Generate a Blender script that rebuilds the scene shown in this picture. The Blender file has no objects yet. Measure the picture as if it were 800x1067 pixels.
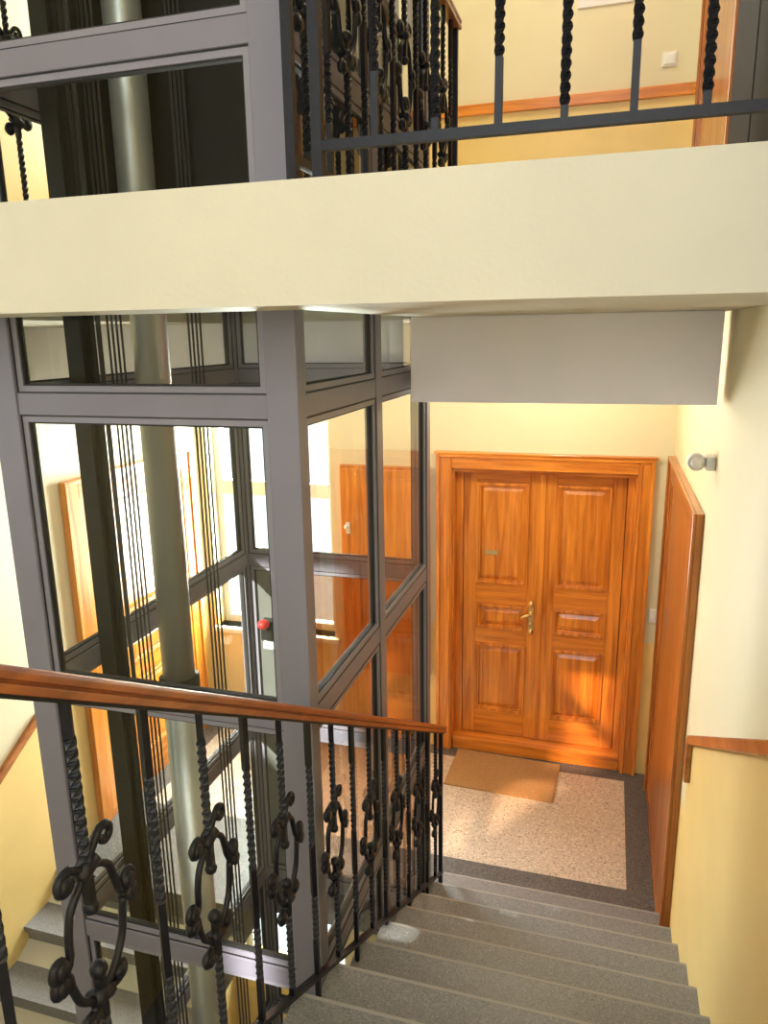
import bpy, bmesh, math, random
from mathutils import Vector, Matrix
random.seed(7)
scene = bpy.context.scene
COL = scene.collection
PI = math.pi

# ------------------------------------------------------------------ materials
def new_mat(name):
    m = bpy.data.materials.new(name); m.use_nodes = True
    nt = m.node_tree
    for n in list(nt.nodes): nt.nodes.remove(n)
    out = nt.nodes.new('ShaderNodeOutputMaterial')
    return m, nt, out

def principled(name, col, rough=.5, metal=0., noise=0., nscale=8., bump=0., bscale=60., spec=.5, col2=None, coat=0.):
    m, nt, out = new_mat(name)
    b = nt.nodes.new('ShaderNodeBsdfPrincipled')
    b.inputs['Roughness'].default_value = rough
    b.inputs['Metallic'].default_value = metal
    b.inputs['Specular IOR Level'].default_value = spec
    b.inputs['Coat Weight'].default_value = coat
    b.inputs['Coat Roughness'].default_value = .15
    nt.links.new(b.outputs[0], out.inputs[0])
    tc = nt.nodes.new('ShaderNodeTexCoord')
    if noise > 0 or col2:
        n = nt.nodes.new('ShaderNodeTexNoise'); n.inputs['Scale'].default_value = nscale
        n.inputs['Detail'].default_value = 6
        nt.links.new(tc.outputs['Object'], n.inputs['Vector'])
        r = nt.nodes.new('ShaderNodeValToRGB')
        c2 = col2 or tuple(c*(1-noise) for c in col)
        r.color_ramp.elements[0].position = .35; r.color_ramp.elements[0].color = (*c2, 1)
        r.color_ramp.elements[1].position = .65; r.color_ramp.elements[1].color = (*col, 1)
        nt.links.new(n.outputs['Fac'], r.inputs['Fac'])
        nt.links.new(r.outputs['Color'], b.inputs['Base Color'])
    else:
        b.inputs['Base Color'].default_value = (*col, 1)
    if bump > 0:
        n2 = nt.nodes.new('ShaderNodeTexNoise'); n2.inputs['Scale'].default_value = bscale
        n2.inputs['Detail'].default_value = 4
        nt.links.new(tc.outputs['Object'], n2.inputs['Vector'])
        bp = nt.nodes.new('ShaderNodeBump'); bp.inputs['Strength'].default_value = bump
        bp.inputs['Distance'].default_value = .004
        nt.links.new(n2.outputs['Fac'], bp.inputs['Height'])
        nt.links.new(bp.outputs['Normal'], b.inputs['Normal'])
    return m

def wood(name, axis, ca, cb, rough=.3, coat=.4, scale=1.):
    """pine boards with the grain running along one axis"""
    m, nt, out = new_mat(name)
    b = nt.nodes.new('ShaderNodeBsdfPrincipled')
    b.inputs['Roughness'].default_value = rough
    b.inputs['Coat Weight'].default_value = coat
    b.inputs['Coat Roughness'].default_value = .12
    nt.links.new(b.outputs[0], out.inputs[0])
    tc = nt.nodes.new('ShaderNodeTexCoord')
    mp = nt.nodes.new('ShaderNodeMapping')
    s = [9*scale, 9*scale, 9*scale]; s['XYZ'.index(axis)] = .55*scale
    mp.inputs['Scale'].default_value = s
    nt.links.new(tc.outputs['Object'], mp.inputs['Vector'])
    n = nt.nodes.new('ShaderNodeTexNoise'); n.inputs['Scale'].default_value = 2.2
    n.inputs['Detail'].default_value = 8; n.inputs['Roughness'].default_value = .62
    n.inputs['Distortion'].default_value = .6
    nt.links.new(mp.outputs[0], n.inputs['Vector'])
    r = nt.nodes.new('ShaderNodeValToRGB')
    e = r.color_ramp.elements
    e[0].position = .3; e[0].color = (*ca, 1); e[1].position = .68; e[1].color = (*cb, 1)
    nt.links.new(n.outputs['Fac'], r.inputs['Fac'])
    nt.links.new(r.outputs['Color'], b.inputs['Base Color'])
    bp = nt.nodes.new('ShaderNodeBump'); bp.inputs['Strength'].default_value = .12
    bp.inputs['Distance'].default_value = .002
    nt.links.new(n.outputs['Fac'], bp.inputs['Height'])
    nt.links.new(bp.outputs['Normal'], b.inputs['Normal'])
    return m

def speckle(name, base, dark, light, scale=90., rough=.45):
    m, nt, out = new_mat(name)
    b = nt.nodes.new('ShaderNodeBsdfPrincipled'); b.inputs['Roughness'].default_value = rough
    nt.links.new(b.outputs[0], out.inputs[0])
    tc = nt.nodes.new('ShaderNodeTexCoord')
    v = nt.nodes.new('ShaderNodeTexVoronoi'); v.inputs['Scale'].default_value = scale
    nt.links.new(tc.outputs['Object'], v.inputs['Vector'])
    sp = nt.nodes.new('ShaderNodeSeparateColor')
    nt.links.new(v.outputs['Color'], sp.inputs[0])
    r = nt.nodes.new('ShaderNodeValToRGB'); r.color_ramp.interpolation = 'LINEAR'
    e = r.color_ramp.elements
    e[0].position = .0; e[0].color = (*dark, 1); e[1].position = 1.; e[1].color = (*light, 1)
    for p in (.25, .75):
        k = e.new(p); k.color = (*base, 1)
    nt.links.new(sp.outputs[0], r.inputs['Fac'])
    nt.links.new(r.outputs['Color'], b.inputs['Base Color'])
    return m

def glass(name, tint, refl=1.0, ior=1.45, rough=0.0):
    m, nt, out = new_mat(name)
    t = nt.nodes.new('ShaderNodeBsdfTransparent'); t.inputs[0].default_value = (*tint, 1)
    g = nt.nodes.new('ShaderNodeBsdfGlossy'); g.inputs['Roughness'].default_value = rough
    g.inputs[0].default_value = (refl, refl, refl, 1)
    f = nt.nodes.new('ShaderNodeFresnel'); f.inputs['IOR'].default_value = ior
    mx = nt.nodes.new('ShaderNodeMixShader')
    ge = nt.nodes.new('ShaderNodeNewGeometry')      # only the outer faces of a pane reflect
    mu = nt.nodes.new('ShaderNodeMath'); mu.operation = 'SUBTRACT'; mu.use_clamp = True
    nt.links.new(f.outputs[0], mu.inputs[0]); nt.links.new(ge.outputs['Backfacing'], mu.inputs[1])
    nt.links.new(mu.outputs[0], mx.inputs[0]); nt.links.new(t.outputs[0], mx.inputs[1])
    nt.links.new(g.outputs[0], mx.inputs[2]); nt.links.new(mx.outputs[0], out.inputs[0])
    return m

M = {}
M['cream'] = principled('cream_wall_paint', (.73, .67, .46), .55, noise=.04, nscale=2, bump=.12, bscale=120)
M['yellow'] = principled('yellow_dado_paint', (.82, .62, .24), .4, noise=.06, nscale=3, bump=.1, bscale=120)
M['plaster'] = principled('cream_plaster', (.57, .545, .45), .6, noise=.05, nscale=4, bump=.25, bscale=70)
M['greybeam'] = principled('grey_plaster', (.88, .85, .94), .7, noise=.03, nscale=3, bump=.1)
M['woodV'] = wood('pine_vertical', 'Z', (.38, .088, .006), (.86, .33, .038))
M['woodX'] = wood('pine_across', 'X', (.38, .088, .006), (.86, .33, .038))
M['woodY'] = wood('pine_along', 'Y', (.38, .088, .006), (.86, .33, .038))
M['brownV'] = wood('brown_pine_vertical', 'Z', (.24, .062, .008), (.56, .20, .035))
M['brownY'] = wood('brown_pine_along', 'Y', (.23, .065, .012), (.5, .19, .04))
M['handwood'] = wood('handrail_beech', 'Y', (.15, .036, .011), (.30, .085, .02), rough=.35)
M['handwoodX'] = wood('handrail_beech_across', 'X', (.15, .036, .011), (.30, .085, .02), rough=.35)
M['granite'] = speckle('dark_terrazzo', (.10, .10, .10), (.05, .05, .055), (.17, .17, .165), 130, .4)
M['step'] = speckle('grey_terrazzo', (.185, .185, .195), (.115, .115, .122), (.27, .268, .27), 240, .42)
M['stepedge'] = principled('pale_nosing', (.29, .28, .265), .5)
M['inset'] = speckle('beige_terrazzo', (.55, .47, .38), (.27, .22, .17), (.74, .66, .55), 110, .4)
M['coir'] = principled('coir', (.50, .30, .13), .95, col2=(.30, .16, .06), nscale=160, bump=.9, bscale=220)
M['steel'] = principled('grey_painted_steel', (.19, .185, .235), .42, noise=.05, nscale=5, spec=.4)
M['bead'] = principled('glazing_bead_steel', (.21, .205, .255), .4)
M['gasket'] = principled('black_gasket', (.012, .012, .013), .6)
M['iron'] = principled('black_wrought_iron', (.006, .007, .014), .45, metal=0., noise=.3, nscale=30, spec=.3, bump=.15, bscale=150)
M['blacksteel'] = principled('black_steel', (.012, .013, .012), .55, spec=.25, noise=.3, nscale=12)
M['cyl'] = principled('cylinder_steel', (.50, .51, .47), .38, metal=.55, noise=.06, nscale=6)
M['cable'] = principled('cable_steel', (.03, .03, .028), .5)
M['cardark'] = principled('car_steel', (.016, .016, .018), .5, spec=.2, noise=.1)
M['panelgrey'] = principled('door_steel', (.16, .17, .16), .4, metal=.3, noise=.05)
M['glass'] = glass('clear_glass', (.97, .98, .965), .95, 1.5)
M['frontglass'] = glass('dimmed_front_glass', (.90, .91, .90), .9, 1.26)  # same clear glass, reflections cut and tint lowered so the upper front looks dark
M['brownglass'] = glass('bronze_glass', (.66, .52, .42), .9, 1.5)
M['winglass'] = glass('window_glass', (.97, .98, .98), .8, 1.3)
M['white'] = principled('white_paint', (.82, .82, .78), .4)
M['plastic'] = principled('white_plastic', (.78, .77, .72), .35)
M['greyplastic'] = principled('grey_plastic', (.72, .72, .70), .4)
M['red'] = principled('red_plastic', (.75, .05, .05), .35)
M['brass'] = principled('brass', (.85, .66, .30), .38, metal=1.)
M['backlit'] = principled('backlit_black', (.006, .005, .005), .6, spec=.1)  # backlit darkness put into the colour of the stand-in block
M['paper'] = principled('paper', (.80, .79, .80), .7)

# ------------------------------------------------------------------ mesh builder
class MB:
    def __init__(s): s.v = []; s.f = []; s.mi = []; s.smooth = []; s.cur = 0
    def add(s, vs, fs, smooth=False):
        o = len(s.v); s.v += [tuple(p) for p in vs]
        for f in fs: s.f.append([i+o for i in f]); s.mi.append(s.cur); s.smooth.append(smooth)
    def box(s, x0, x1, y0, y1, z0, z1):
        vs = [(x, y, z) for x in (x0, x1) for y in (y0, y1) for z in (z0, z1)]
        s.add(vs, [(0,1,3,2), (4,6,7,5), (0,4,5,1), (2,3,7,6), (0,2,6,4), (1,5,7,3)])
        return s
    def prism(s, poly, axis, a, b):
        """poly: 2-d points in the two other axes (in xyz order), extruded along axis from a to b"""
        n = len(poly); k = 'XYZ'.index(axis); vs = []
        for t in (a, b):
            for p in poly:
                q = list(p); q.insert(k, t); vs.append(q)
        fs = [list(range(n))[::-1], list(range(n, 2*n))] + [[i, (i+1) % n, n+(i+1) % n, n+i] for i in range(n)]
        s.add(vs, fs); return s
    def frame(s, x0, x1, z0, z1, w, y0, y1, axis='Y', wz=None):
        """rectangular picture-frame in the plane normal to axis, band width w"""
        wz = wz or w
        for (a, b, c, d) in ((x0, x0+w, z0, z1), (x1-w, x1, z0, z1), (x0+w, x1-w, z0, z0+wz), (x0+w, x1-w, z1-wz, z1)):
            if axis == 'Y': s.box(a, b, y0, y1, c, d)
            else: s.box(y0, y1, a, b, c, d)
        return s
    def tube(s, pts, r, n=8, twist=None, square=False, cap=True, up=None):
        """sweep a round or square section along pts; r may be a list"""
        pts = [Vector(p) for p in pts]; m = len(pts)
        if square: n = 4
        prev = None; rings = []
        for i, p in enumerate(pts):
            t = (pts[min(i+1, m-1)] - pts[max(i-1, 0)])
            t = t.normalized() if t.length > 1e-9 else Vector((0, 0, 1))
            if prev is None:
                a = Vector(up) if up else (Vector((1, 0, 0)) if abs(t.x) < .9 else Vector((0, 1, 0)))
            else: a = prev
            a = (a - t*a.dot(t)); a = a.normalized() if a.length > 1e-6 else t.orthogonal().normalized()
            prev = a; b = t.cross(a)
            rr = r[i] if isinstance(r, (list, tuple)) else r
            tw = (twist[i] if twist else 0) + (PI/4 if square else 0)
            rings.append([p + (a*math.cos(tw+2*PI*k/n) + b*math.sin(tw+2*PI*k/n))*rr for k in range(n)])
        vs = [q for R_ in rings for q in R_]
        fs = [[i*n+k, i*n+(k+1) % n, (i+1)*n+(k+1) % n, (i+1)*n+k] for i in range(m-1) for k in range(n)]
        if cap: fs += [list(range(n))[::-1], [(m-1)*n+k for k in range(n)]]
        s.add(vs, fs, smooth=not square); return s
    def cyl(s, x, y, z0, z1, r, n=24): return s.tube([(x, y, z0), (x, y, z1)], r, n)
    def ball(s, c, r, nu=10, nv=7, sz=1.):
        vs = [(c[0], c[1], c[2]+r*sz)]
        for j in range(1, nv):
            th = PI*j/nv
            for i in range(nu):
                vs.append((c[0]+r*math.sin(th)*math.cos(2*PI*i/nu), c[1]+r*math.sin(th)*math.sin(2*PI*i/nu), c[2]+r*sz*math.cos(th)))
        vs.append((c[0], c[1], c[2]-r*sz)); L = len(vs)-1
        fs = [[0, 1+i, 1+(i+1) % nu] for i in range(nu)]
        for j in range(nv-2):
            for i in range(nu):
                a = 1+j*nu
                fs.append([a+i, a+nu+i, a+nu+(i+1) % nu, a+(i+1) % nu])
        a = 1+(nv-2)*nu
        fs += [[L, a+(i+1) % nu, a+i] for i in range(nu)]
        s.add(vs, fs, True); return s
    def mesh(s, name, mats):
        me = bpy.data.meshes.new(name); me.from_pydata(s.v, [], s.f)
        for m in (mats if isinstance(mats, (list, tuple)) else [mats]): me.materials.append(m)
        for p, k, sm in zip(me.polygons, s.mi, s.smooth): p.material_index = k; p.use_smooth = sm
        bm = bmesh.new(); bm.from_mesh(me); bmesh.ops.recalc_face_normals(bm, faces=bm.faces); bm.to_mesh(me); bm.free()
        return me
    def build(s, name, mats, parent=None, bevel=0., loc=None):
        o = bpy.data.objects.new(name, s.mesh(name, mats)); COL.objects.link(o)
        if parent: o.parent = parent
        if loc: o.location = loc
        if bevel:
            b = o.modifiers.new('bevel', 'BEVEL'); b.width = bevel; b.segments = 2; b.limit_method = 'ANGLE'
        return o

def tag(o, label, cat=None, group=None, kind=None):
    if label: o['label'] = label
    if cat: o['category'] = cat
    if group: o['group'] = group
    if kind: o['kind'] = kind
    return o
def empty(name, loc=(0, 0, 0), rz=0.):
    o = bpy.data.objects.new(name, None); COL.objects.link(o); o.location = loc; o.rotation_euler = (0, 0, rz)
    o.empty_display_size = .1
    return o
def inst(name, me, parent, loc=(0, 0, 0), rz=0.):
    o = bpy.data.objects.new(name, me); COL.objects.link(o); o.parent = parent
    o.location = loc; o.rotation_euler = (0, 0, rz); return o

# ------------------------------------------------------------------ dimensions (metres; landing floor at z = 0)
XR, XL = .4285, -3.18            # faces of the side walls
YB, YF = 5.30, -1.70             # back wall (doors), wall behind the camera
H1, SOF = 3.562, 3.303           # upper floor, its soffit
RISE, GO, Y1 = .1658, .2868, 3.683
SL = RISE/GO
ZT = 7.1                         # ceiling of the upper floor
ZB = -3.56                       # floor of the lower storey
LX0, LX1, LY0, LY1 = -1.866, -.822, 1.91, 3.50   # lift shaft outline
ZHALF = RISE*11                  # half landing the camera stands on
YHALF = Y1 - GO*10

# ------------------------------------------------------------------ walls
def wall_cells(name, axis, us, zs, a, b, hole, mat):
    mb = MB()
    for i in range(len(us)-1):
        for j in range(len(zs)-1):
            uc, zc = (us[i]+us[i+1])/2, (zs[j]+zs[j+1])/2
            if hole(uc, zc): continue
            mb.cur = mat(uc, zc)
            if axis == 'Y': mb.box(us[i], us[i+1], a, b, zs[j], zs[j+1])
            else: mb.box(a, b, us[i], us[i+1], zs[j], zs[j+1])
    return mb.build(name, [M['cream'], M['yellow']])

DX0, DX1, DZ1 = -1.075, .215, 2.275          # double-door opening
WX0, WX1, WZ0, WZ1 = -3.10, -2.04, .84, 2.62  # window beside it
U = H1                                        # storey height
def hole_b(u, z):
    if DX0 < u < DX1 and 0 < z < DZ1: return True
    for k in (-1, 0, 1):
        if WX0 < u < WX1 and WZ0+k*U < z < WZ1+k*U: return True
    return False
zs = sorted({ZB, 0, 1.05, DZ1, WZ0, WZ1, SOF, H1, H1+1.05, WZ0+U, WZ1+U, WZ0-U, WZ1-U, ZT, ZB+1.05})
w = wall_cells('wall_back', 'Y', sorted({XL-.25, WX0, WX1, DX0, DX1, XR+.25}), zs, YB, YB+.32, hole_b,
               lambda u, z: 1 if any(k*U < z < k*U+1.05 for k in (-1, 0, 1)) else 0)
tag(w, 'cream back wall with yellow lower half behind the double door', 'wall', kind='structure')

# right wall: yellow up to the wooden strip that follows the stairs, cream above
def zline(y): return 1.482 + (3.20-y)*.553
Yd = 3.30
low = [(YF, ZB), (YB, ZB), (YB, 1.05), (Yd, 1.05), (Yd, zline(Yd)), (YHALF, zline(YHALF)), (YF, zline(YHALF))]
mb = MB(); mb.cur = 1; mb.prism(low, 'X', XR, XR+.25)
mb.cur = 0; mb.prism([(YF, zline(YHALF)), (YHALF, zline(YHALF)), (Yd, zline(Yd)), (Yd, 1.05), (YB, 1.05), (YB, H1), (YF, H1)], 'X', XR, XR+.25)
mb.cur = 1; mb.box(XR, XR+.25, YF, YB, H1, H1+1.05)
mb.cur = 0; mb.box(XR, XR+.25, YF, YB, H1+1.05, ZT)
tag(mb.build('wall_right', [M['cream'], M['yellow']]), 'cream right wall beside the stairs with yellow lower part', 'wall', kind='structure')

# left wall: the strip climbs with the flight to the landing
yl0, yl1 = 2.887, 3.27
def zl(y): return -.213 + 1.03 + (y-yl0)*SL
yb_ = yl0 - 1.9
KY0, KY1, KZ0, KZ1 = .30, 1.55, 2.25, 4.2     # window of the half landing
mb = MB(); mb.cur = 1
mb.prism([(YF, ZB), (YB, ZB), (YB, 1.05), (yl1, 1.05), (yb_, zl(yb_)), (YF, zl(yb_))], 'X', XL-.25, XL)
mb.box(XL-.25, XL, KY1, YB, H1, H1+1.05)
mb.cur = 0
mb.prism([(KY1, zl(KY1)), (yl1, 1.05), (YB, 1.05), (YB, H1), (KY1, H1)], 'X', XL-.25, XL)
mb.prism([(YF, zl(yb_)), (yb_, zl(yb_)), (KY1, zl(KY1)), (KY1, KZ0), (YF, KZ0)], 'X', XL-.25, XL)
VY0, VY1, VZ0, VZ1 = -1.55, -.98, 2.95, 3.50   # small opening added for a sun patch on the steps
mb.box(XL-.25, XL, YF, VY0, KZ0, ZT); mb.box(XL-.25, XL, VY1, KY0, KZ0, ZT)
mb.box(XL-.25, XL, VY0, VY1, KZ0, VZ0); mb.box(XL-.25, XL, VY0, VY1, VZ1, ZT)
mb.box(XL-.25, XL, KY0, KY1, KZ1, ZT)
mb.box(XL-.25, XL, KY1, YB, H1+1.05, ZT)
tag(mb.build('wall_left', [M['cream'], M['yellow']]), 'cream left wall beyond the lift with yellow lower part', 'wall', kind='structure')

# wall behind the camera with its tall stair window
FX0, FX1, FZ0, FZ1 = -1.3, .2, 2.9, 6.6
w = wall_cells('wall_front', 'Y', sorted({XL-.25, FX0, FX1, XR+.25}), sorted({ZB, FZ0, FZ1, ZT}), YF-.3, YF,
               lambda u, z: FX0 < u < FX1 and FZ0 < z < FZ1, lambda u, z: 0)
tag(w, 'cream wall behind the half landing', 'wall', kind='structure')
tag(MB().box(XL-.25, XR+.25, YF-.3, YB+.32, ZT, ZT+.25).build('ceiling', M['plaster']), 'cream ceiling over the upper landing', 'ceiling', kind='structure')

# ------------------------------------------------------------------ wooden wall strips
def strip(name, pts, x0, x1, hh, label, mat='brownY'):
    mb = MB()
    for (ya, za), (yb, zb) in zip(pts[:-1], pts[1:]):
        if abs(ya-yb) < 1e-6:
            mb.box(x0, x1, ya-hh/2, ya+hh/2, min(za, zb), max(za, zb))
        else:
            mb.prism([(ya, za-hh/2), (yb, zb-hh/2), (yb, zb+hh/2), (ya, za+hh/2)], 'X', x0, x1)
    return tag(mb.build(name, M[mat], bevel=.004), label, 'wall trim', kind='structure')
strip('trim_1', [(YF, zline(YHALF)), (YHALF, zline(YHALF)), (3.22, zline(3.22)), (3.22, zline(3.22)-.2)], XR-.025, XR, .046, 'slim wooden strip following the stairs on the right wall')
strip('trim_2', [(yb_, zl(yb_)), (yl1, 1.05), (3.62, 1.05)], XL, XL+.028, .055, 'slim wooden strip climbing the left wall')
mb = MB().box(-2.04, XR, YB-.028, YB, H1+1.05, H1+1.115)
tag(mb.build('trim_3', M['woodX'], bevel=.004), 'wooden strip across the upper landing wall', 'wall trim', kind='structure')

# ------------------------------------------------------------------ floors
def floor_slab(name, z, cells_x, cells_y, keep, mat, mats, th=.26):
    mb = MB()
    for i in range(len(cells_x)-1):
        for j in range(len(cells_y)-1):
            xc, yc = (cells_x[i]+cells_x[i+1])/2, (cells_y[j]+cells_y[j+1])/2
            if not keep(xc, yc): continue
            mb.cur = mat(xc, yc); mb.box(cells_x[i], cells_x[i+1], cells_y[j], cells_y[j+1], z-th, z)
    return mb.build(name, mats)
IX0, IX1, IY0, IY1 = -3.0, .2466, 4.022, 5.168
fl = floor_slab('floor', 0, sorted({XL, -1.9, -.80, IX0, IX1, XR}), sorted({3.27, 3.40, 3.56, IY0, IY1, YB}),
                lambda x, y: y > 3.56 or (x < -1.9 and y > 3.27) or (x > -.80 and y > 3.40),
                lambda x, y: 1 if IX0 < x < IX1 and IY0 < y < IY1 else 0, [M['granite'], M['inset']])
tag(fl, 'landing floor of beige terrazzo with dark grey border', 'floor', kind='structure')
# pale metal lines round the inset and the step edge
fu = floor_slab('floor_upper', H1, sorted({XL, -1.93, -.78, XR}), sorted({1.58, 1.87, 3.55, YB}),
                lambda x, y: not (-1.93 < x < -.78 and 1.87 < y < 3.55), lambda x, y: 0, [M['plaster']], th=H1-SOF)
tag(fu, 'cream plaster edge of the upper landing floor spanning the stairwell', 'floor', kind='structure')
tag(MB().box(-.800, .387, 3.052, 3.27, 2.957, SOF).build('beam', M['greybeam'], bevel=.004), 'grey plaster downstand beam under the upper landing', 'beam', kind='structure')
tag(MB().box(XL, -.80, 3.56, 3.76, 2.957, SOF).build('beam', M['greybeam'], bevel=.004), 'grey plaster beam added behind the lift shaft to darken the upper panes', 'beam', kind='structure')  # added so the panes in front of it look shaded
tag(MB().box(XL, XR, YF, YB, ZB-.2, ZB).build('floor_lower', M['inset']), 'beige floor of the storey below seen through the shaft', 'floor', kind='structure')
tag(MB().box(-.80, XR, YF, YHALF-GO, ZHALF-.2, ZHALF).build('floor_half_landing', M['step']), 'grey terrazzo half landing', 'floor', kind='structure')

# ------------------------------------------------------------------ stairs
st = empty('staircase', (0, 0, 0))
tag(st, 'grey terrazzo staircase going down to the wooden double door', 'staircase', kind='structure')
for k in range(11):
    y1 = Y1-GO*k; top = RISE*(k+1)
    mb = MB().box(-.800, XR, y1-GO-.002 if k < 10 else y1-GO, y1-.012, top-RISE, top-.035)
    mb.box(-.803, XR, y1-GO-.002, y1, top-.035, top-.0005)
    mb.cur = 1; mb.box(-.8035, XR, y1-.010, y1+.0012, top-.012, top)
    mb.build('step', [M['step'], M['stepedge']], st)
MB().prism([(Y1-.02, -.02), (Y1-.02, -.10), (YHALF-GO, ZHALF-RISE-.16), (YHALF-GO, ZHALF-RISE), (Y1-.3, .02)], 'X', -.79, XR).build('soffit_slab', M['plaster'], st)
st2 = empty('staircase', (0, 0, 0))
tag(st2, 'pale stone stairs at the left wall rising behind the lift', 'staircase', kind='structure')
for k in range(10):
    y1 = 3.27-GO*k; top = -RISE*k
    mb = MB().box(XL, -1.90, y1-GO-.005, y1-.002, top-RISE*2-.02, top-RISE-.02)
    mb.box(XL, -1.895, y1-GO-.03, y1-.001, top-RISE-.035, top-RISE+.002)
    mb.build('step', M['step'], st2)
MB().prism([(3.2, -.30), (.45, -.30-2.75*SL), (.45, -.14-2.75*SL), (3.2, -.14)], 'X', XL, -1.91).build('soffit_slab', M['plaster'], st2)
tag(MB().box(XL, -.9, YF, .42, -RISE*11-.2, -RISE*11).build('floor_lower_half_landing', M['step']), 'grey half landing below the lift', 'floor', kind='structure')

# ------------------------------------------------------------------ doors
def door_leaf(parent, x0, x1, y, z0, z1, handle=None, vm='woodV', hm='woodX', plain=False):
    """panelled leaf whose front face looks to -Y at y"""
    lf = MB()
    lf.box(x0, x1, y+.018, y+.05, z0, z1)
    sx = .095
    hb = z1-z0
    lev = [z0, z0+.20, z0+.20+.575*hb/2.14, z0+.20+.70*hb/2.14, z0+.20+.90*hb/2.14, z0+.20+1.07*hb/2.14, z1-.085, z1]
    lf.box(x0, x0+sx, y, y+.018, z0, z1); lf.box(x1-sx, x1, y, y+.018, z0, z1)
    leaf = lf.build('leaf', M[vm], parent, bevel=.003)
    if plain:
        MB().box(x0+sx, x1-sx, y+.004, y+.018, z0, z1).build('board', M[vm], leaf); return leaf
    rl = MB()
    for a, b in ((lev[0], lev[1]), (lev[2], lev[3]), (lev[4], lev[5]), (lev[6], lev[7])):
        rl.box(x0+sx, x1-sx, y, y+.018, a, b)
    rl.build('cross_rail', M[hm], leaf, bevel=.003)
    for a, b in ((lev[1], lev[2]), (lev[3], lev[4]), (lev[5], lev[6])):
        pm = MB(); xa, xb = x0+sx, x1-sx
        pm.frame(xa, xb, a, b, .020, y-.012, y+.018); pm.frame(xa+.020, xb-.020, a+.020, b-.020, .012, y-.002, y+.018)
        g = .066
        # raised field with sloping borders
        v = [(xa+.032, y+.017, a+.032), (xb-.032, y+.017, a+.032), (xb-.032, y+.017, b-.032), (xa+.032, y+.017, b-.032),
             (xa+g, y+.004, a+g), (xb-g, y+.004, a+g), (xb-g, y+.004, b-g), (xa+g, y+.004, b-g)]
        pm.add(v, [(4, 5, 6, 7), (0, 1, 5, 4), (1, 2, 6, 5), (2, 3, 7, 6), (3, 0, 4, 7)])
        pm.build('panel', M[vm], leaf, bevel=.002)
    return leaf

def lever_handle(parent, x, y, z, side=-1):
    h = MB()
    h.box(x-.018, x+.018, y-.006, y, z-.10, z+.10)
    h.ball((x, y-.004, z+.112), .02, sz=1.2); h.ball((x, y-.004, z-.112), .02, sz=1.2)
    h.tube([(x, y, z+.035), (x, y-.05, z+.035)], .011, 10)
    h.tube([(x, y-.05, z+.035), (x+side*.03, y-.054, z+.033), (x+side*.055, y-.052, z+.022), (x+side*.07, y-.05, z+.005)], [.011, .011, .010, .010], 10)
    h.tube([(x, y-.006, z-.045), (x, y-.012, z-.045)], .012, 10)
    o = h.build('handle', M['brass'], parent); o['label'] = 'brass lever handle on a tall plate'
    return o

d1 = tag(empty('door_1'), 'wooden panelled double door at the end of the landing', 'door', kind='structure')
c = MB()
for s0, s1 in ((-1.19, DX0), (DX1, .321)):
    c.box(s0, s1, YB-.035, YB, 0, 2.385)
for a, b, y in ((-1.19, -1.165, .05), (.296, .321, .05), (-1.10, -1.085, .045), (.225, .24, .045)):
    c.box(a, b, YB-y, YB-.03, 0, 2.385)
c.build('casing', M['woodV'], d1, bevel=.004)
c = MB().box(DX0, DX1, YB-.035, YB, DZ1, 2.385); c.box(-1.165, .296, YB-.05, YB-.03, 2.358, 2.385)
c.box(-1.205, .336, YB-.06, YB, 2.385, 2.40)
c.build('head_casing', M['woodX'], d1, bevel=.004)
c = MB().box(DX0, DX0+.012, YB, YB+.16, 0, DZ1).box(DX1-.012, DX1, YB, YB+.16, 0, DZ1)
c.box(DX0+.012, -1.012, YB+.10, YB+.16, .1, DZ1).box(.155, DX1-.012, YB+.075, YB+.16, .1, DZ1)
c.build('jamb', M['woodV'], d1, bevel=.003)
MB().box(DX0+.012, DX1-.012, YB, YB+.17, 2.245, DZ1).build('head_jamb', M['woodX'], d1, bevel=.003)
MB().box(DX0+.012, DX1-.012, YB-.01, YB+.17, 0.0, .105).build('threshold', M['woodX'], d1, bevel=.006)
lfA = door_leaf(d1, -1.008, -.428, YB+.105, .11, 2.24)
lfB = door_leaf(d1, -.420, .150, YB+.105, .11, 2.24)
MB().box(-.445, -.405, YB+.092, YB+.106, .11, 2.24).build('meeting_bead', M['woodV'], lfA, bevel=.004)
lever_handle(lfA, -.487, YB+.105, 1.12)
o = MB().box(-.84, -.75, YB+.10, YB+.107, 1.60, 1.635).build('name_plate', M['brass'], lfA); o['label'] = 'small brass name plate'
MB().box(DX0-.1, DX1+.1, YB+.17, YB+.32, 0, DZ1+.1).build('backing', M['brownV'], d1)

def wall_door(name, x, inward, y0, y1, z0, zt, label, vm, hm, plain=False):
    """door with deep casing in a side wall; inward is +1 when the room lies toward +X. built in local axes then turned"""
    e = tag(empty(name, (x, (y0+y1)/2, z0), PI/2 if inward > 0 else -PI/2), label, 'door', kind='structure')
    wd = (y1-y0)/2; p = .034                     # local x along the wall, local -y into the room
    c = MB()
    for s in (-1, 1):
        a, b = sorted((s*wd, s*(wd-.13)))
        c.box(a, b, -p, 0, 0, zt)
        a, b = sorted((s*wd, s*(wd-.025))); c.box(a, b, -p-.014, -p, 0, zt)
    c.build('casing', M[vm], e, bevel=.004)
    c = MB().box(-wd+.13, wd-.13, -p, 0, zt-.13, zt).box(-wd+.025, wd-.025, -p-.014, -p, zt-.025, zt)
    c.build('head_casing', M[hm], e, bevel=.004)
    MB().box(-wd+.13, wd-.13, -p+.006, 0, 0, .04).build('threshold', M[hm], e)
    lf = door_leaf(e, -wd+.132, wd-.132, -.026, .042, zt-.132, vm=vm, hm=hm, plain=plain)
    return e, lf, wd
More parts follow.
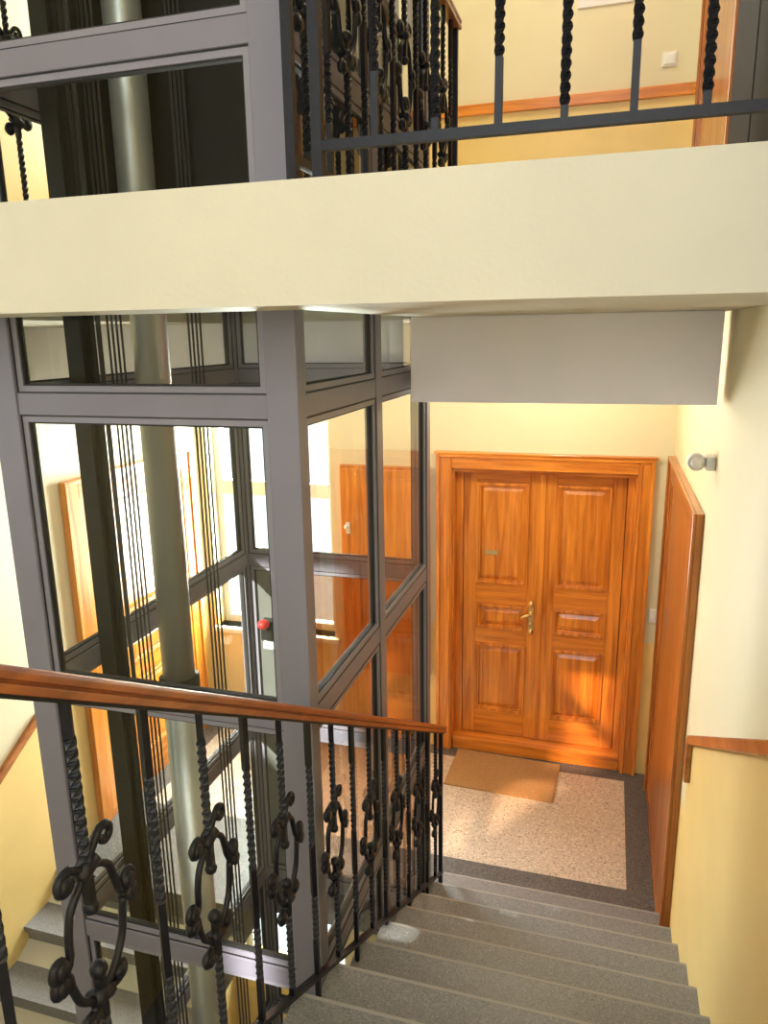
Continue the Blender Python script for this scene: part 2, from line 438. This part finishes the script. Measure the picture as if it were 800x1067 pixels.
M['brownX'] = wood('brown_pine_across', 'X', (.23, .065, .012), (.5, .19, .04))
e, lf, wd = wall_door('door_2', XL, 1, 3.68, 5.12, 0, 2.39, 'wooden door in the left wall beyond the lift shaft', 'woodV', 'woodX')
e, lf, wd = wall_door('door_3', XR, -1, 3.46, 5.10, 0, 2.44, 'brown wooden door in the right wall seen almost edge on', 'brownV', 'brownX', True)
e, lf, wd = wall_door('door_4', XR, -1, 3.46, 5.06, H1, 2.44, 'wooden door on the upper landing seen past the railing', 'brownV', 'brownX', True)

# cupboard door on the back wall
cb = tag(empty('wall_mounted_cupboard', (-1.59, YB-.004, .615)), 'flat wooden wall cupboard behind the lift, left of the double door', 'cupboard')
MB().box(-.35, .35, -.05, 0, 0, 1.66).build('body', M['woodV'], cb, bevel=.004)
MB().box(-.325, .325, -.068, -.05, .025, 1.635).build('door', M['woodV'], cb, bevel=.004)
k = MB().box(-.30, -.27, -.075, -.068, 1.13, 1.22); k.tube([(-.285, -.07, 1.19), (-.285, -.10, 1.19)], .008, 8); k.ball((-.285, -.105, 1.19), .018)
k.build('knob', M['plastic'], cb)

cb = tag(empty('dark_stand_in', (XR-.002, 2.42, H1)), 'tall dark stand-in block against the upper landing wall, at the right end of the railing', 'cupboard')  # invented block in place of an unclear dark, backlit shape
MB().box(-.085, 0, -.48, .48, 0, 2.2).build('body', M['backlit'], cb, bevel=.004)
for q in (-.47, .01): MB().box(-.10, -.085, q, q+.46, .04, 2.16).build('door', M['backlit'], cb, bevel=.004)
# ------------------------------------------------------------------ windows
def window(name, z, label):
    e = tag(empty(name, ((WX0+WX1)/2, YB+.12, z)), label, 'window', kind='structure')
    wv = (WX1-WX0)/2; hh = WZ1-WZ0
    f = MB().frame(-wv, wv, 0, hh, .06, 0, .07); f.box(-wv+.06, wv-.06, -.005, .07, 1.12, 1.24)
    f.box(-wv+.22, -wv+.28, 0, .06, .06, 1.12)
    f.build('window_frame', M['white'], e, bevel=.004)
    MB().box(-wv+.06, wv-.06, .03, .036, .06, 1.12).build('pane', M['winglass'], e)
    MB().box(-wv+.06, wv-.06, .03, .036, 1.24, hh-.06).build('pane', M['winglass'], e)
    MB().box(-wv-.03, wv+.05, -.17, .0, -.04, 0).build('sill', M['white'], e, bevel=.006)
window('window_1', WZ0, 'bright window with white sill beyond the lift shaft')
window('added_window_2', WZ0+U, 'window added behind the lift to light the upper landing')  # added as a light source for the upper storey
window('window_3', WZ0-U, 'window of the storey below seen down the shaft')
e = tag(empty('window_4', ((FX0+FX1)/2, YF-.15, FZ0)), 'tall stair window behind the half landing', 'window', kind='structure')
f = MB().frame(-.75, .75, 0, FZ1-FZ0, .07, -.05, .03)
for zz in (1.2, 2.4): f.box(-.68, .68, -.05, .03, zz, zz+.07)
f.box(-.03, .03, -.05, .03, .07, FZ1-FZ0-.07); f.build('window_frame', M['white'], e)

e = tag(empty('added_window_6', (XL-.15, (VY0+VY1)/2, VZ0)), 'unseen small high window added to put a sun patch on the steps', 'window', kind='structure')  # added opening, sized to shape the sun patch on the treads
MB().frame((VY0-VY1)/2, (VY1-VY0)/2, 0, VZ1-VZ0, .02, -.04, .03, 'X').build('window_frame', M['white'], e)
e = tag(empty('window_5', (XL-.15, (KY0+KY1)/2, KZ0)), 'window of the half landing in the left wall', 'window', kind='structure')
f = MB().frame((KY0-KY1)/2, (KY1-KY0)/2, 0, KZ1-KZ0, .06, -.04, .03, 'X'); f.box(-.04, .03, -.02, .02, .06, KZ1-KZ0-.06)
f.build('window_frame', M['white'], e)
# ------------------------------------------------------------------ lift shaft
lift = tag(empty('lift_shaft', ((LX0+LX1)/2, LY0, ZB)), 'grey steel framed glass lift shaft standing in the stairwell', 'lift shaft')
lift_off = Vector(lift.location)
def lbuild(mb, name, mats, parent=None, bevel=0.):
    p = parent or lift
    mb.v = [tuple(Vector(q)-lift_off) for q in mb.v]
    return mb.build(name, mats, p, bevel=bevel)
LZ0, LZ1 = ZB, 6.95
PX, PY = .095, .062
def post(x0, x1, y0, y1):
    lbuild(MB().box(x0, x1, y0, y1, LZ0, LZ1), 'corner_post', M['steel'], bevel=.004)
post(LX1-PX, LX1, LY0, LY0+PY); post(LX0, LX0+PX, LY0, LY0+PY)
post(LX1-.06, LX1, LY1-.06, LY1); post(LX0, LX0+.06, LY1-.06, LY1)
bars = [3.043-.972*k for k in range(0, 7)][::-1] + [3.99, 4.96, 5.93]
bars[bars.index(3.043-.972)] = 2.073
BH = .068/2
YM = 2.682
for z in bars:
    lbuild(MB().box(LX0+PX, LX1-PX, LY0+.006, LY0+PY-.006, z-BH, z+BH), 'transom', M['steel'], bevel=.003)
    lbuild(MB().box(LX1-.056, LX1-.006, LY0+PY, LY1-.06, z-BH, z+BH), 'transom', M['steel'], bevel=.003)
    lbuild(MB().box(LX0+.006, LX0+.056, LY0+PY, LY1-.06, z-BH, z+BH), 'transom', M['steel'], bevel=.003)
    lbuild(MB().box(LX0+.06, LX1-.06, LY1-.056, LY1-.006, z-BH, z+BH), 'transom', M['steel'], bevel=.003)
lbuild(MB().box(LX1-.05, LX1-.002, YM-.033, YM+.033, LZ0, LZ1), 'mullion', M['steel'], bevel=.003)
edges = [LZ0] + bars + [LZ1]
for a, b in zip(edges[:-1], edges[1:]):
    z0 = a + (BH if a != LZ0 else 0); z1 = b - (BH if b != LZ1 else 0)
    # (plane, u0, u1)
    for face, u0, u1 in (('F', LX0+PX, LX1-PX), ('R', LY0+PY, YM-.033), ('R', YM+.033, LY1-.06), ('L', LY0+PY, LY1-.06), ('B', LX0+.06, -1.60), ('B', -1.60, LX1-.06)):
        door = face == 'B' and 0 < a < 1.5
        solid = door and u0 < -1.7
        g = 'panelgrey' if solid else 'brownglass' if door else ('frontglass' if (a > 3. and face == 'F') else 'glass')
        bd = .022
        mb, fr, gk = MB(), MB(), MB()
        if face in 'FB':
            y = LY0+.03 if face == 'F' else LY1-.03
            fr.frame(u0, u1, z0, z1, bd, y-.016, y+.016); gk.frame(u0+bd, u1-bd, z0+bd, z1-bd, .006, y-.010, y+.010)
            gk.frame(u0-.0, u1+.0, z0-.0, z1+.0, .004, y-.0185, y-.012)
            mb.box(u0+bd, u1-bd, y-.004, y+.004, z0+bd, z1-bd)
        else:
            x = LX1-.026 if face == 'R' else LX0+.026
            fr.frame(u0, u1, z0, z1, bd, x-.018, x+.018, 'X'); gk.frame(u0+bd, u1-bd, z0+bd, z1-bd, .006, x-.010, x+.010, 'X')
            gk.frame(u0, u1, z0, z1, .004, x+.012, x+.0205, 'X')
            mb.box(x-.004, x+.004, u0+bd, u1-bd, z0+bd, z1-bd)
        pane = lbuild(mb, 'steel_panel' if solid else 'glass_pane', M[g])
        lbuild(fr, 'glazing_bead', M['bead'], pane)
        lbuild(gk, 'gasket', M['gasket'], pane)

# machinery inside the shaft
gr = MB().box(-1.80, -1.735, 2.20, 2.210, LZ0, LZ1).box(-1.80, -1.735, 2.245, 2.255, LZ0, LZ1).box(-1.775, -1.755, 2.210, 2.245, LZ0, LZ1)
tag(gr.build('guide_rail', M['blacksteel']), 'black steel guide beam nearest the left side of the lift shaft', 'guide rail')
cyl = tag(empty('hydraulic_cylinder', (-1.665, 2.50, LZ0)), 'thick silver hydraulic cylinder standing inside the lift shaft', 'hydraulic cylinder')
MB().cyl(0, 0, 0, 5.38, .073, 28).build('barrel', M['cyl'], cyl)
MB().cyl(0, 0, 5.38, LZ1-LZ0, .066, 28).build('piston', M['cyl'], cyl)
MB().cyl(0, 0, 5.34, 5.42, .082, 28).build('collar', M['blacksteel'], cyl)
cm = MB().cyl(0, 0, 0, LZ1-LZ0, .0042, 8).mesh('suspension_cable', M['cable'])
cm2 = MB().cyl(0, 0, 0, LZ1-LZ0, .009, 8).mesh('pump_pipe', M['cable'])
for i, x in enumerate((-1.838, -1.812)):
    o = inst('hose', cm2, None, (x+.075, 2.30, LZ0)); tag(o, 'thin dark pipe between the black guide beam and the silver cylinder', 'pipe', 'pipes beside the guide beam')
for i in range(4):
    o = inst('suspension_cable', cm, None, (-1.772+.019*i, 2.40, LZ0)); tag(o, 'steel suspension cable on the near-left of the silver cylinder', 'cable', 'cables left of the cylinder')
for i in range(4):
    o = inst('suspension_cable', cm, None, (-1.57+.017*i, 2.62, LZ0)); tag(o, 'steel suspension cable just right of the silver cylinder', 'cable', 'cables right of the cylinder')
car = tag(empty('lift_car', (-1.26, 2.68, H1+.06)), 'dark lift car waiting behind the front glass on the upper floor', 'lift car')
mb = MB().box(-.50, .36, -.02, .62, 0, 2.3); mb.build('cabin', M['cardark'], car, bevel=.01)
MB().box(-.545, -.525, -.40, .74, .0, 2.3).build('dark_screen', M['blacksteel'], car)  # dark sheet added to block the bright wall behind the cylinder
MB().box(-.52, .38, -.04, .64, -.03, 0).build('cabin_floor', M['blacksteel'], car)
for x in (-.3, .1): MB().box(x-.012, x+.012, -.034, -.02, .02, 2.28).build('panel_rib', M['blacksteel'], car)
es = tag(empty('emergency_stop', (-1.70, LY1-.075, 1.66)), 'red emergency stop button on the grey panel inside the lift shaft', 'button')
MB().box(-.035, .035, -.03, .03, -.02, .09).build('housing', M['blacksteel'], es, bevel=.004)
MB().tube([(0, -.03, .075), (0, -.05, .075)], .014, 12).ball((0, -.06, .085), .034, sz=.8).build('button', M['red'], es)
MB().box(-.03, .035, -.012, .03, -.075, -.035).build('sticker', M['paper'], es)

# ------------------------------------------------------------------ wrought-iron railings
BAR = .0105                                   # half diagonal of the square bars
def twisted(mb, z0, z1, zones, r=BAR, pitch=.052):
    """vertical square bar twisted inside the given z zones"""
    n = max(2, int((z1-z0)/.0065)); pts, tw, a = [], [], 0.
    for i in range(n+1):
        z = z0+(z1-z0)*i/n
        pts.append((0, 0, z)); tw.append(a)
        if any(p < z < q for p, q in zones): a += (z1-z0)/n/pitch*2*PI/1.6
    mb.tube(pts, r, twist=tw, square=True, up=(1, 0, 0)); return mb
def spiral(c, r0, a0, turns, sgn, steps=14, end=.35):
    return [(0, c[0]+r0*(1-(1-end)*i/steps)*math.cos(a0+sgn*turns*2*PI*i/steps), c[1]+r0*(1-(1-end)*i/steps)*math.sin(a0+sgn*turns*2*PI*i/steps)) for i in range(steps+1)]
def rod(mb, ctrl, spA=None, spB=None, r=.0074, knob=2):
    """smooth rod through (u, z) control points with scrolls at its ends, in the local y-z plane"""
    P = [Vector((0, p[0], p[1])) for p in ctrl]; out = []
    Q = [P[0]]+P+[P[-1]]
    for i in range(len(P)-1):
        for t in range(5):
            t /= 5.
            a, b, c_, d = Q[i], Q[i+1], Q[i+2], Q[i+3]
            out.append(.5*((2*b)+(c_-a)*t+(2*a-5*b+4*c_-d)*t*t+(3*b-a-3*c_+d)*t**3))
    out.append(P[-1])
    if spA: out = [Vector(p) for p in spA[::-1]] + out
    if spB: out = out + [Vector(p) for p in spB]
    mb.tube(out, r, 7)
    for q, on in ((spB, knob > 0), (spA, knob > 1)):      # rolled-up solid ends
        if q and on:
            c = sum((Vector(p) for p in q), Vector())/len(q); mb.tube([c-Vector((.010, 0, 0)), c+Vector((.010, 0, 0))], .0145, 10)
    return mb
L_BAR = .88                                    # from bottom rail to handrail
CZ = L_BAR-.304                                # height of the upper collar above the bottom rail
def upper_bar(): return twisted(MB(), CZ-.07, L_BAR, [(CZ, L_BAR-.07)]).ball((0, 0, CZ-.075), .014).mesh('upper_bar', M['iron'])
def lower_bar(): return twisted(MB(), 0, CZ-.205, [(.03, CZ-.30)]).ball((0, 0, CZ-.20), .016).mesh('lower_bar', M['iron'])
def plain_bar(leg=0.): return twisted(MB(), -leg, L_BAR, [(L_BAR-.42, L_BAR-.15), (.13, .29)]).mesh('bar', M['iron'])
def scrolls():
    out = []
    def sc(*a, **k): out.append(rod(MB(), *a, **k))
    # left strap: loop right above the collar, through it, down and out to a scroll on the left
    sc([(.034, .040), (.012, .016), (-.012, -.014), (-.044, -.045), (-.056, -.085), (-.058, -.120)],
       spA=spiral((.050, .028), .020, 2.4, .95, -1), spB=spiral((-.083, -.122), .024, 0., 1.05, -1), knob=1)
    sc([(-.040, .026), (-.014, .006), (.018, -.006), (.050, -.030), (.062, -.065), (.070, -.095)],
       spA=spiral((-.050, .006), .021, 1.2, .95, 1), spB=spiral((.094, -.092), .024, PI, 1.05, 1))
    sc([(.078, -.118), (.074, -.150), (.066, -.190), (.040, -.228), (.006, -.250), (-.022, -.268)],
       spA=spiral((.097, -.124), .019, PI, 1.0, -1), spB=spiral((-.036, -.284), .019, .8, .95, 1))
    sc([(-.066, -.150), (-.062, -.180), (-.046, -.222), (-.012, -.248), (.024, -.254)],
       spA=spiral((-.086, -.156), .020, 0., 1.0, 1), spB=spiral((.046, -.244), .021, -2.4, .95, 1))
    ms = []
    for m in out:
        m.v = [(x, y, z+CZ) for x, y, z in m.v]; ms.append(m.mesh('scroll', M['iron']))
    cl = []
    for zc, sl in ((CZ, .35), (CZ-.25, -.35)):
        col = MB(); col.tube([(-.014, -.016, zc-.016*sl), (-.014, .016, zc+.016*sl)], .007, 6)
        col.tube([(0, -.02, zc-.02*sl), (0, .02, zc+.02*sl)], .0155, 8)
        cl.append(col.mesh('collar', M['iron']))
    return ms, cl
ME_up, ME_lo, ME_pl, ME_leg = upper_bar(), lower_bar(), plain_bar(), plain_bar(.12)
ME_sc, ME_col = scrolls()

def baluster(parent, kind, loc, rz=0.):
    if kind == 'orn':
        b = inst('scrolled_baluster', ME_up, parent, loc, rz)
        inst('lower_bar', ME_lo, b)
        for m in ME_sc: inst('scroll', m, b)
        for m in ME_col: inst('collar', m, b)
        return b
    return inst('baluster', ME_leg if kind == 'leg' else ME_pl, parent, loc, rz)

def sweep_rail(mb, pts, w, h, prof=None):
    """handrail: rounded-top section swept along a polyline of points at its bottom centre, kept upright"""
    prof = prof or [(-.5, 0), (.5, 0), (.5, .36), (.36, .40), (.36, .48), (.5, .52), (.5, .8), (.36, .97), (0, 1.), (-.36, .97), (-.5, .8), (-.5, .52), (-.36, .48), (-.36, .40), (-.5, .36)]
    pts = [Vector(p) for p in pts]; n = len(prof); vs = []
    for i, p in enumerate(pts):
        d = (pts[min(i+1, len(pts)-1)]-pts[max(i-1, 0)]); d.z = 0; d.normalize(); side = Vector((d.y, -d.x, 0))
        vs += [p+side*(a*w)+Vector((0, 0, b*h)) for a, b in prof]
    fs = [[i*n+k, i*n+(k+1) % n, (i+1)*n+(k+1) % n, (i+1)*n+k] for i in range(len(pts)-1) for k in range(n)]
    fs += [list(range(n))[::-1], [(len(pts)-1)*n+k for k in range(n)]]
    mb.add(vs, fs); return mb

# railing of the flight (descends along +Y)
XRAIL = -.7828
def hb(y): return 1.121+(3.594-y)*SL           # underside of the handrail
def br(y): return hb(y)-L_BAR
YTOP = .42
rail = tag(empty('stair_railing', (XRAIL, 3.57, RISE)), 'black wrought iron stair railing with wooden handrail running down to the landing', 'railing')
ro = Vector(rail.location)
def rb(mb, name, mat, bevel=0., parent=None):
    mb.v = [tuple(Vector(p)-ro) for p in mb.v]; return mb.build(name, M[mat], parent or rail, bevel=bevel)
o = rb(sweep_rail(MB(), [(XRAIL, -1.2, hb(YTOP)), (XRAIL, YTOP, hb(YTOP)), (XRAIL, 3.615, hb(3.615))], .048, .044), 'handrail', 'handwood', bevel=.002)
o['label'] = 'brown wooden handrail'
rb(sweep_rail(MB(), [(XRAIL, -1.2, br(YTOP)-.012), (XRAIL, YTOP, br(YTOP)-.012), (XRAIL, 3.60, br(3.60)-.012)], .022, .016, [(-.5, 0), (.5, 0), (.5, 1), (-.5, 1)]), 'bottom_rail', 'iron')
rb(sweep_rail(MB(), [(XRAIL, -1.2, hb(YTOP)-.008), (XRAIL, YTOP, hb(YTOP)-.008), (XRAIL, 3.60, hb(3.60)-.008)], .03, .008, [(-.5, 0), (.5, 0), (.5, 1), (-.5, 1)]), 'top_flat', 'iron')
rb(MB().tube([(XRAIL, 3.575, RISE-.165), (XRAIL, 3.575, hb(3.575))], .0145, square=True), 'end_post', 'iron')
for k in range(-3, 15):
    y = .864+.184*k
    zz = br(y) if y > YTOP else br(YTOP)
    kind = 'orn' if k % 2 == 0 else 'leg'
    b = baluster(rail, kind, Vector((XRAIL, y, zz))-ro)

# ------------------------------------------------------------------ upper landing railings
ZU0, ZU1 = 3.630, 3.630+L_BAR                # bottom rail, underside of handrail
def level_rail(name, p, q, kinds, spacing, first, label, posts=(), wood_=True, hw='handwood'):
    p, q = Vector(p), Vector(q); d = (q-p); L = d.length; d.normalize()
    e = tag(empty(name, (p.x, p.y, H1)), label, 'railing')
    rz = math.atan2(d.y, d.x)-PI/2
    base = Vector((p.x, p.y, H1))
    def bb(mb, nm, mat, bevel=0.):
        mb.v = [tuple(Vector(a)-base) for a in mb.v]; return mb.build(nm, M[mat], e, bevel=bevel)
    bb(sweep_rail(MB(), [p+Vector((0, 0, ZU0-.010)), q+Vector((0, 0, ZU0-.010))], .02, .020, [(-.5, 0), (.5, 0), (.5, 1), (-.5, 1)]), 'bottom_rail', 'iron')
    bb(sweep_rail(MB(), [p+Vector((0, 0, ZU1)), q+Vector((0, 0, ZU1))], .048, .048), 'handrail', hw, bevel=.002)
    for t in posts:
        a = p+d*t
        bb(MB().tube([(a.x, a.y, H1), (a.x, a.y, ZU1)], .016, square=True), 'post', 'iron')
    i = 0; t = first
    while t < L-.03:
        a = p+d*t
        baluster(e, kinds[i % len(kinds)], Vector((a.x, a.y, ZU0))-base, rz); i += 1; t += spacing
    return e
level_rail('landing_railing', (-.625, 1.62, 0), (XR, 1.62, 0), ['pl', 'orn'], .128, .128, 'black iron railing along the front edge of the upper landing', posts=(0., 1.03), hw='handwoodX')
level_rail('landing_railing', (-.72, 1.70, 0), (-.72, 3.57, 0), ['orn', 'pl'], .150, .10, 'black iron railing running back beside the lift on the upper landing', posts=(.0, 1.85))
level_rail('landing_railing', (-1.97, 1.62, 0), (-1.97, 3.60, 0), ['pl', 'orn'], .184, .12, 'black iron railing left of the lift on the upper landing', posts=(0., 1.95))

# ------------------------------------------------------------------ loose and small things
mat_ = tag(empty('doormat', (-.622, 5.02, 0), -.03), 'brown coir doormat in front of the wooden double door', 'doormat')
mb = MB(); nx, ny = 26, 16
for i in range(nx+1):
    pass
mb.box(-.39, .39, -.245, .235, .0005, .014); mb.build('pile', M['coir'], mat_, bevel=.006)
MB().frame(-.395, .395, -.25, .24, .008, .0, .010, 'Y').v
ed = MB()
for (a, b, c_, d_) in ((-.397, -.388, -.25, .24), (.388, .397, -.25, .24), (-.388, .388, -.252, -.244), (-.388, .388, .234, .242)):
    ed.box(a, b, c_, d_, 0.0005, .010)
ed.build('edging', M['coir'], mat_)

sn = tag(empty('motion_detector', (XR-.001, 3.30, 2.70), 0), 'small white motion sensor on the right wall above the brown door', 'sensor')
MB().box(-.035, 0, -.045, .045, -.03, .03).build('housing', M['greyplastic'], sn, bevel=.006)
MB().tube([(-.035, 0, 0), (-.075, .01, -.004)], .012, 10).build('arm', M['greyplastic'], sn)
MB().tube([(-.070, -.025, 0), (-.070, .035, 0)], [.034, .036], 18).ball((-.070, -.027, 0), .026).build('head', M['greyplastic'], sn)
bl = tag(empty('bell_switch', (.372, YB, 1.265)), 'white bell push on the wall between double door and brown door', 'bell push')
MB().box(-.026, .026, -.018, 0, -.05, .05).build('base', M['plastic'], bl, bevel=.005)
MB().box(-.013, .013, -.024, -.018, -.022, .022).build('button', M['white'], bl, bevel=.003)
sw = tag(empty('light_switch', (.238, YB, 4.82)), 'white light switch on the upper landing wall', 'light switch')
MB().box(-.042, .042, -.012, 0, -.042, .042).build('plate', M['plastic'], sw, bevel=.004)
MB().box(-.030, .030, -.020, -.012, -.030, .030).build('rocker', M['white'], sw, bevel=.003)
nb = tag(MB().box(-.16, .16, -.012, 0, -.0, .42).build('notice_sign', M['paper'], loc=(-.155, YB, 5.155), bevel=.002), 'white notice sheet on the upper landing wall', 'notice')

# ------------------------------------------------------------------ light
wd_ = bpy.data.worlds.new('World'); scene.world = wd_; wd_.use_nodes = True
bg = wd_.node_tree.nodes['Background']; bg.inputs[0].default_value = (.86, .94, 1., 1); bg.inputs[1].default_value = 2.2
def area(name, loc, target, sx, sy, power, col=(1, 1, 1)):
    l = bpy.data.lights.new(name, 'AREA'); l.shape = 'RECTANGLE'; l.size = sx; l.size_y = sy; l.energy = power; l.color = col
    o = bpy.data.objects.new(name, l); COL.objects.link(o); o.location = loc
    o.rotation_euler = (Vector(target)-Vector(loc)).to_track_quat('-Z', 'Y').to_euler(); return o
wxc = (WX0+WX1)/2
area('window_daylight', (wxc, YB+.36, 1.75), (wxc, 0, 1.3), 1.0, 1.7, 390, (.95, 1, .96))
area('upper_window_fill', (wxc, YB+.36, 1.75+U), (wxc, 0, 1.3+U), 1.0, 1.7, 240, (1, .97, .9))  # added light at the added upper window, brightens the upper landing
area('lower_window_daylight', (wxc, YB+.36, 1.75-U), (wxc, 0, 1.3-U), 1.0, 1.7, 110)
area('stair_window_daylight', ((FX0+FX1)/2, YF-.35, 4.6), (-.6, 4, 2.2), 1.5, 3.4, 78, (.86, .93, 1))
def point_fill(name, loc, power, r=.12, col=(1, .86, .64)):
    l = bpy.data.lights.new(name, 'POINT'); l.energy = power; l.shadow_soft_size = r; l.color = col
    o = bpy.data.objects.new(name, l); COL.objects.link(o); o.location = loc; return o
point_fill('landing_fill', (-.35, 4.35, 3.05), 33)  # added fill without a fixture, brightens the landing and door
point_fill('upper_landing_fill', (-.35, 3.6, 6.7), 90)  # added fill without a fixture, brightens the upper wall
sl = bpy.data.lights.new('sun', 'SUN'); sl.energy = 18; sl.angle = math.radians(1.6); sl.color = (1, .95, .85)
so = bpy.data.objects.new('sun', sl); COL.objects.link(so)
so.rotation_euler = Vector((.57, .82, -.55)).to_track_quat('-Z', 'Y').to_euler()

# ------------------------------------------------------------------ camera
cam = bpy.data.cameras.new('camera'); co = bpy.data.objects.new('camera', cam); COL.objects.link(co)
cam.sensor_fit = 'VERTICAL'; cam.sensor_height = 36; cam.lens = 776.355/1067*36; cam.clip_start = .02
y, p, r = [math.radians(a) for a in (-16.8747, -13.4875, -.9323)]
f = Vector((math.sin(y)*math.cos(p), math.cos(y)*math.cos(p), math.sin(p)))
rt = Vector((math.cos(y), -math.sin(y), 0)); up = rt.cross(f)
R_ = rt*math.cos(r)+up*math.sin(r); U_ = up*math.cos(r)-rt*math.sin(r)
co.matrix_world = Matrix(((R_.x, U_.x, -f.x, 0), (R_.y, U_.y, -f.y, 0), (R_.z, U_.z, -f.z, 3.24), (0, 0, 0, 1)))
scene.camera = co
vs = scene.view_settings
vs.view_transform = 'Standard'; vs.look = 'None'; vs.gamma = 1; vs.use_curve_mapping = False; vs.exposure = 0
scene.cycles.transparent_max_bounces = 48
scene.cycles.max_bounces = 10
scene.cycles.diffuse_bounces = 5
scene.cycles.sample_clamp_indirect = 6
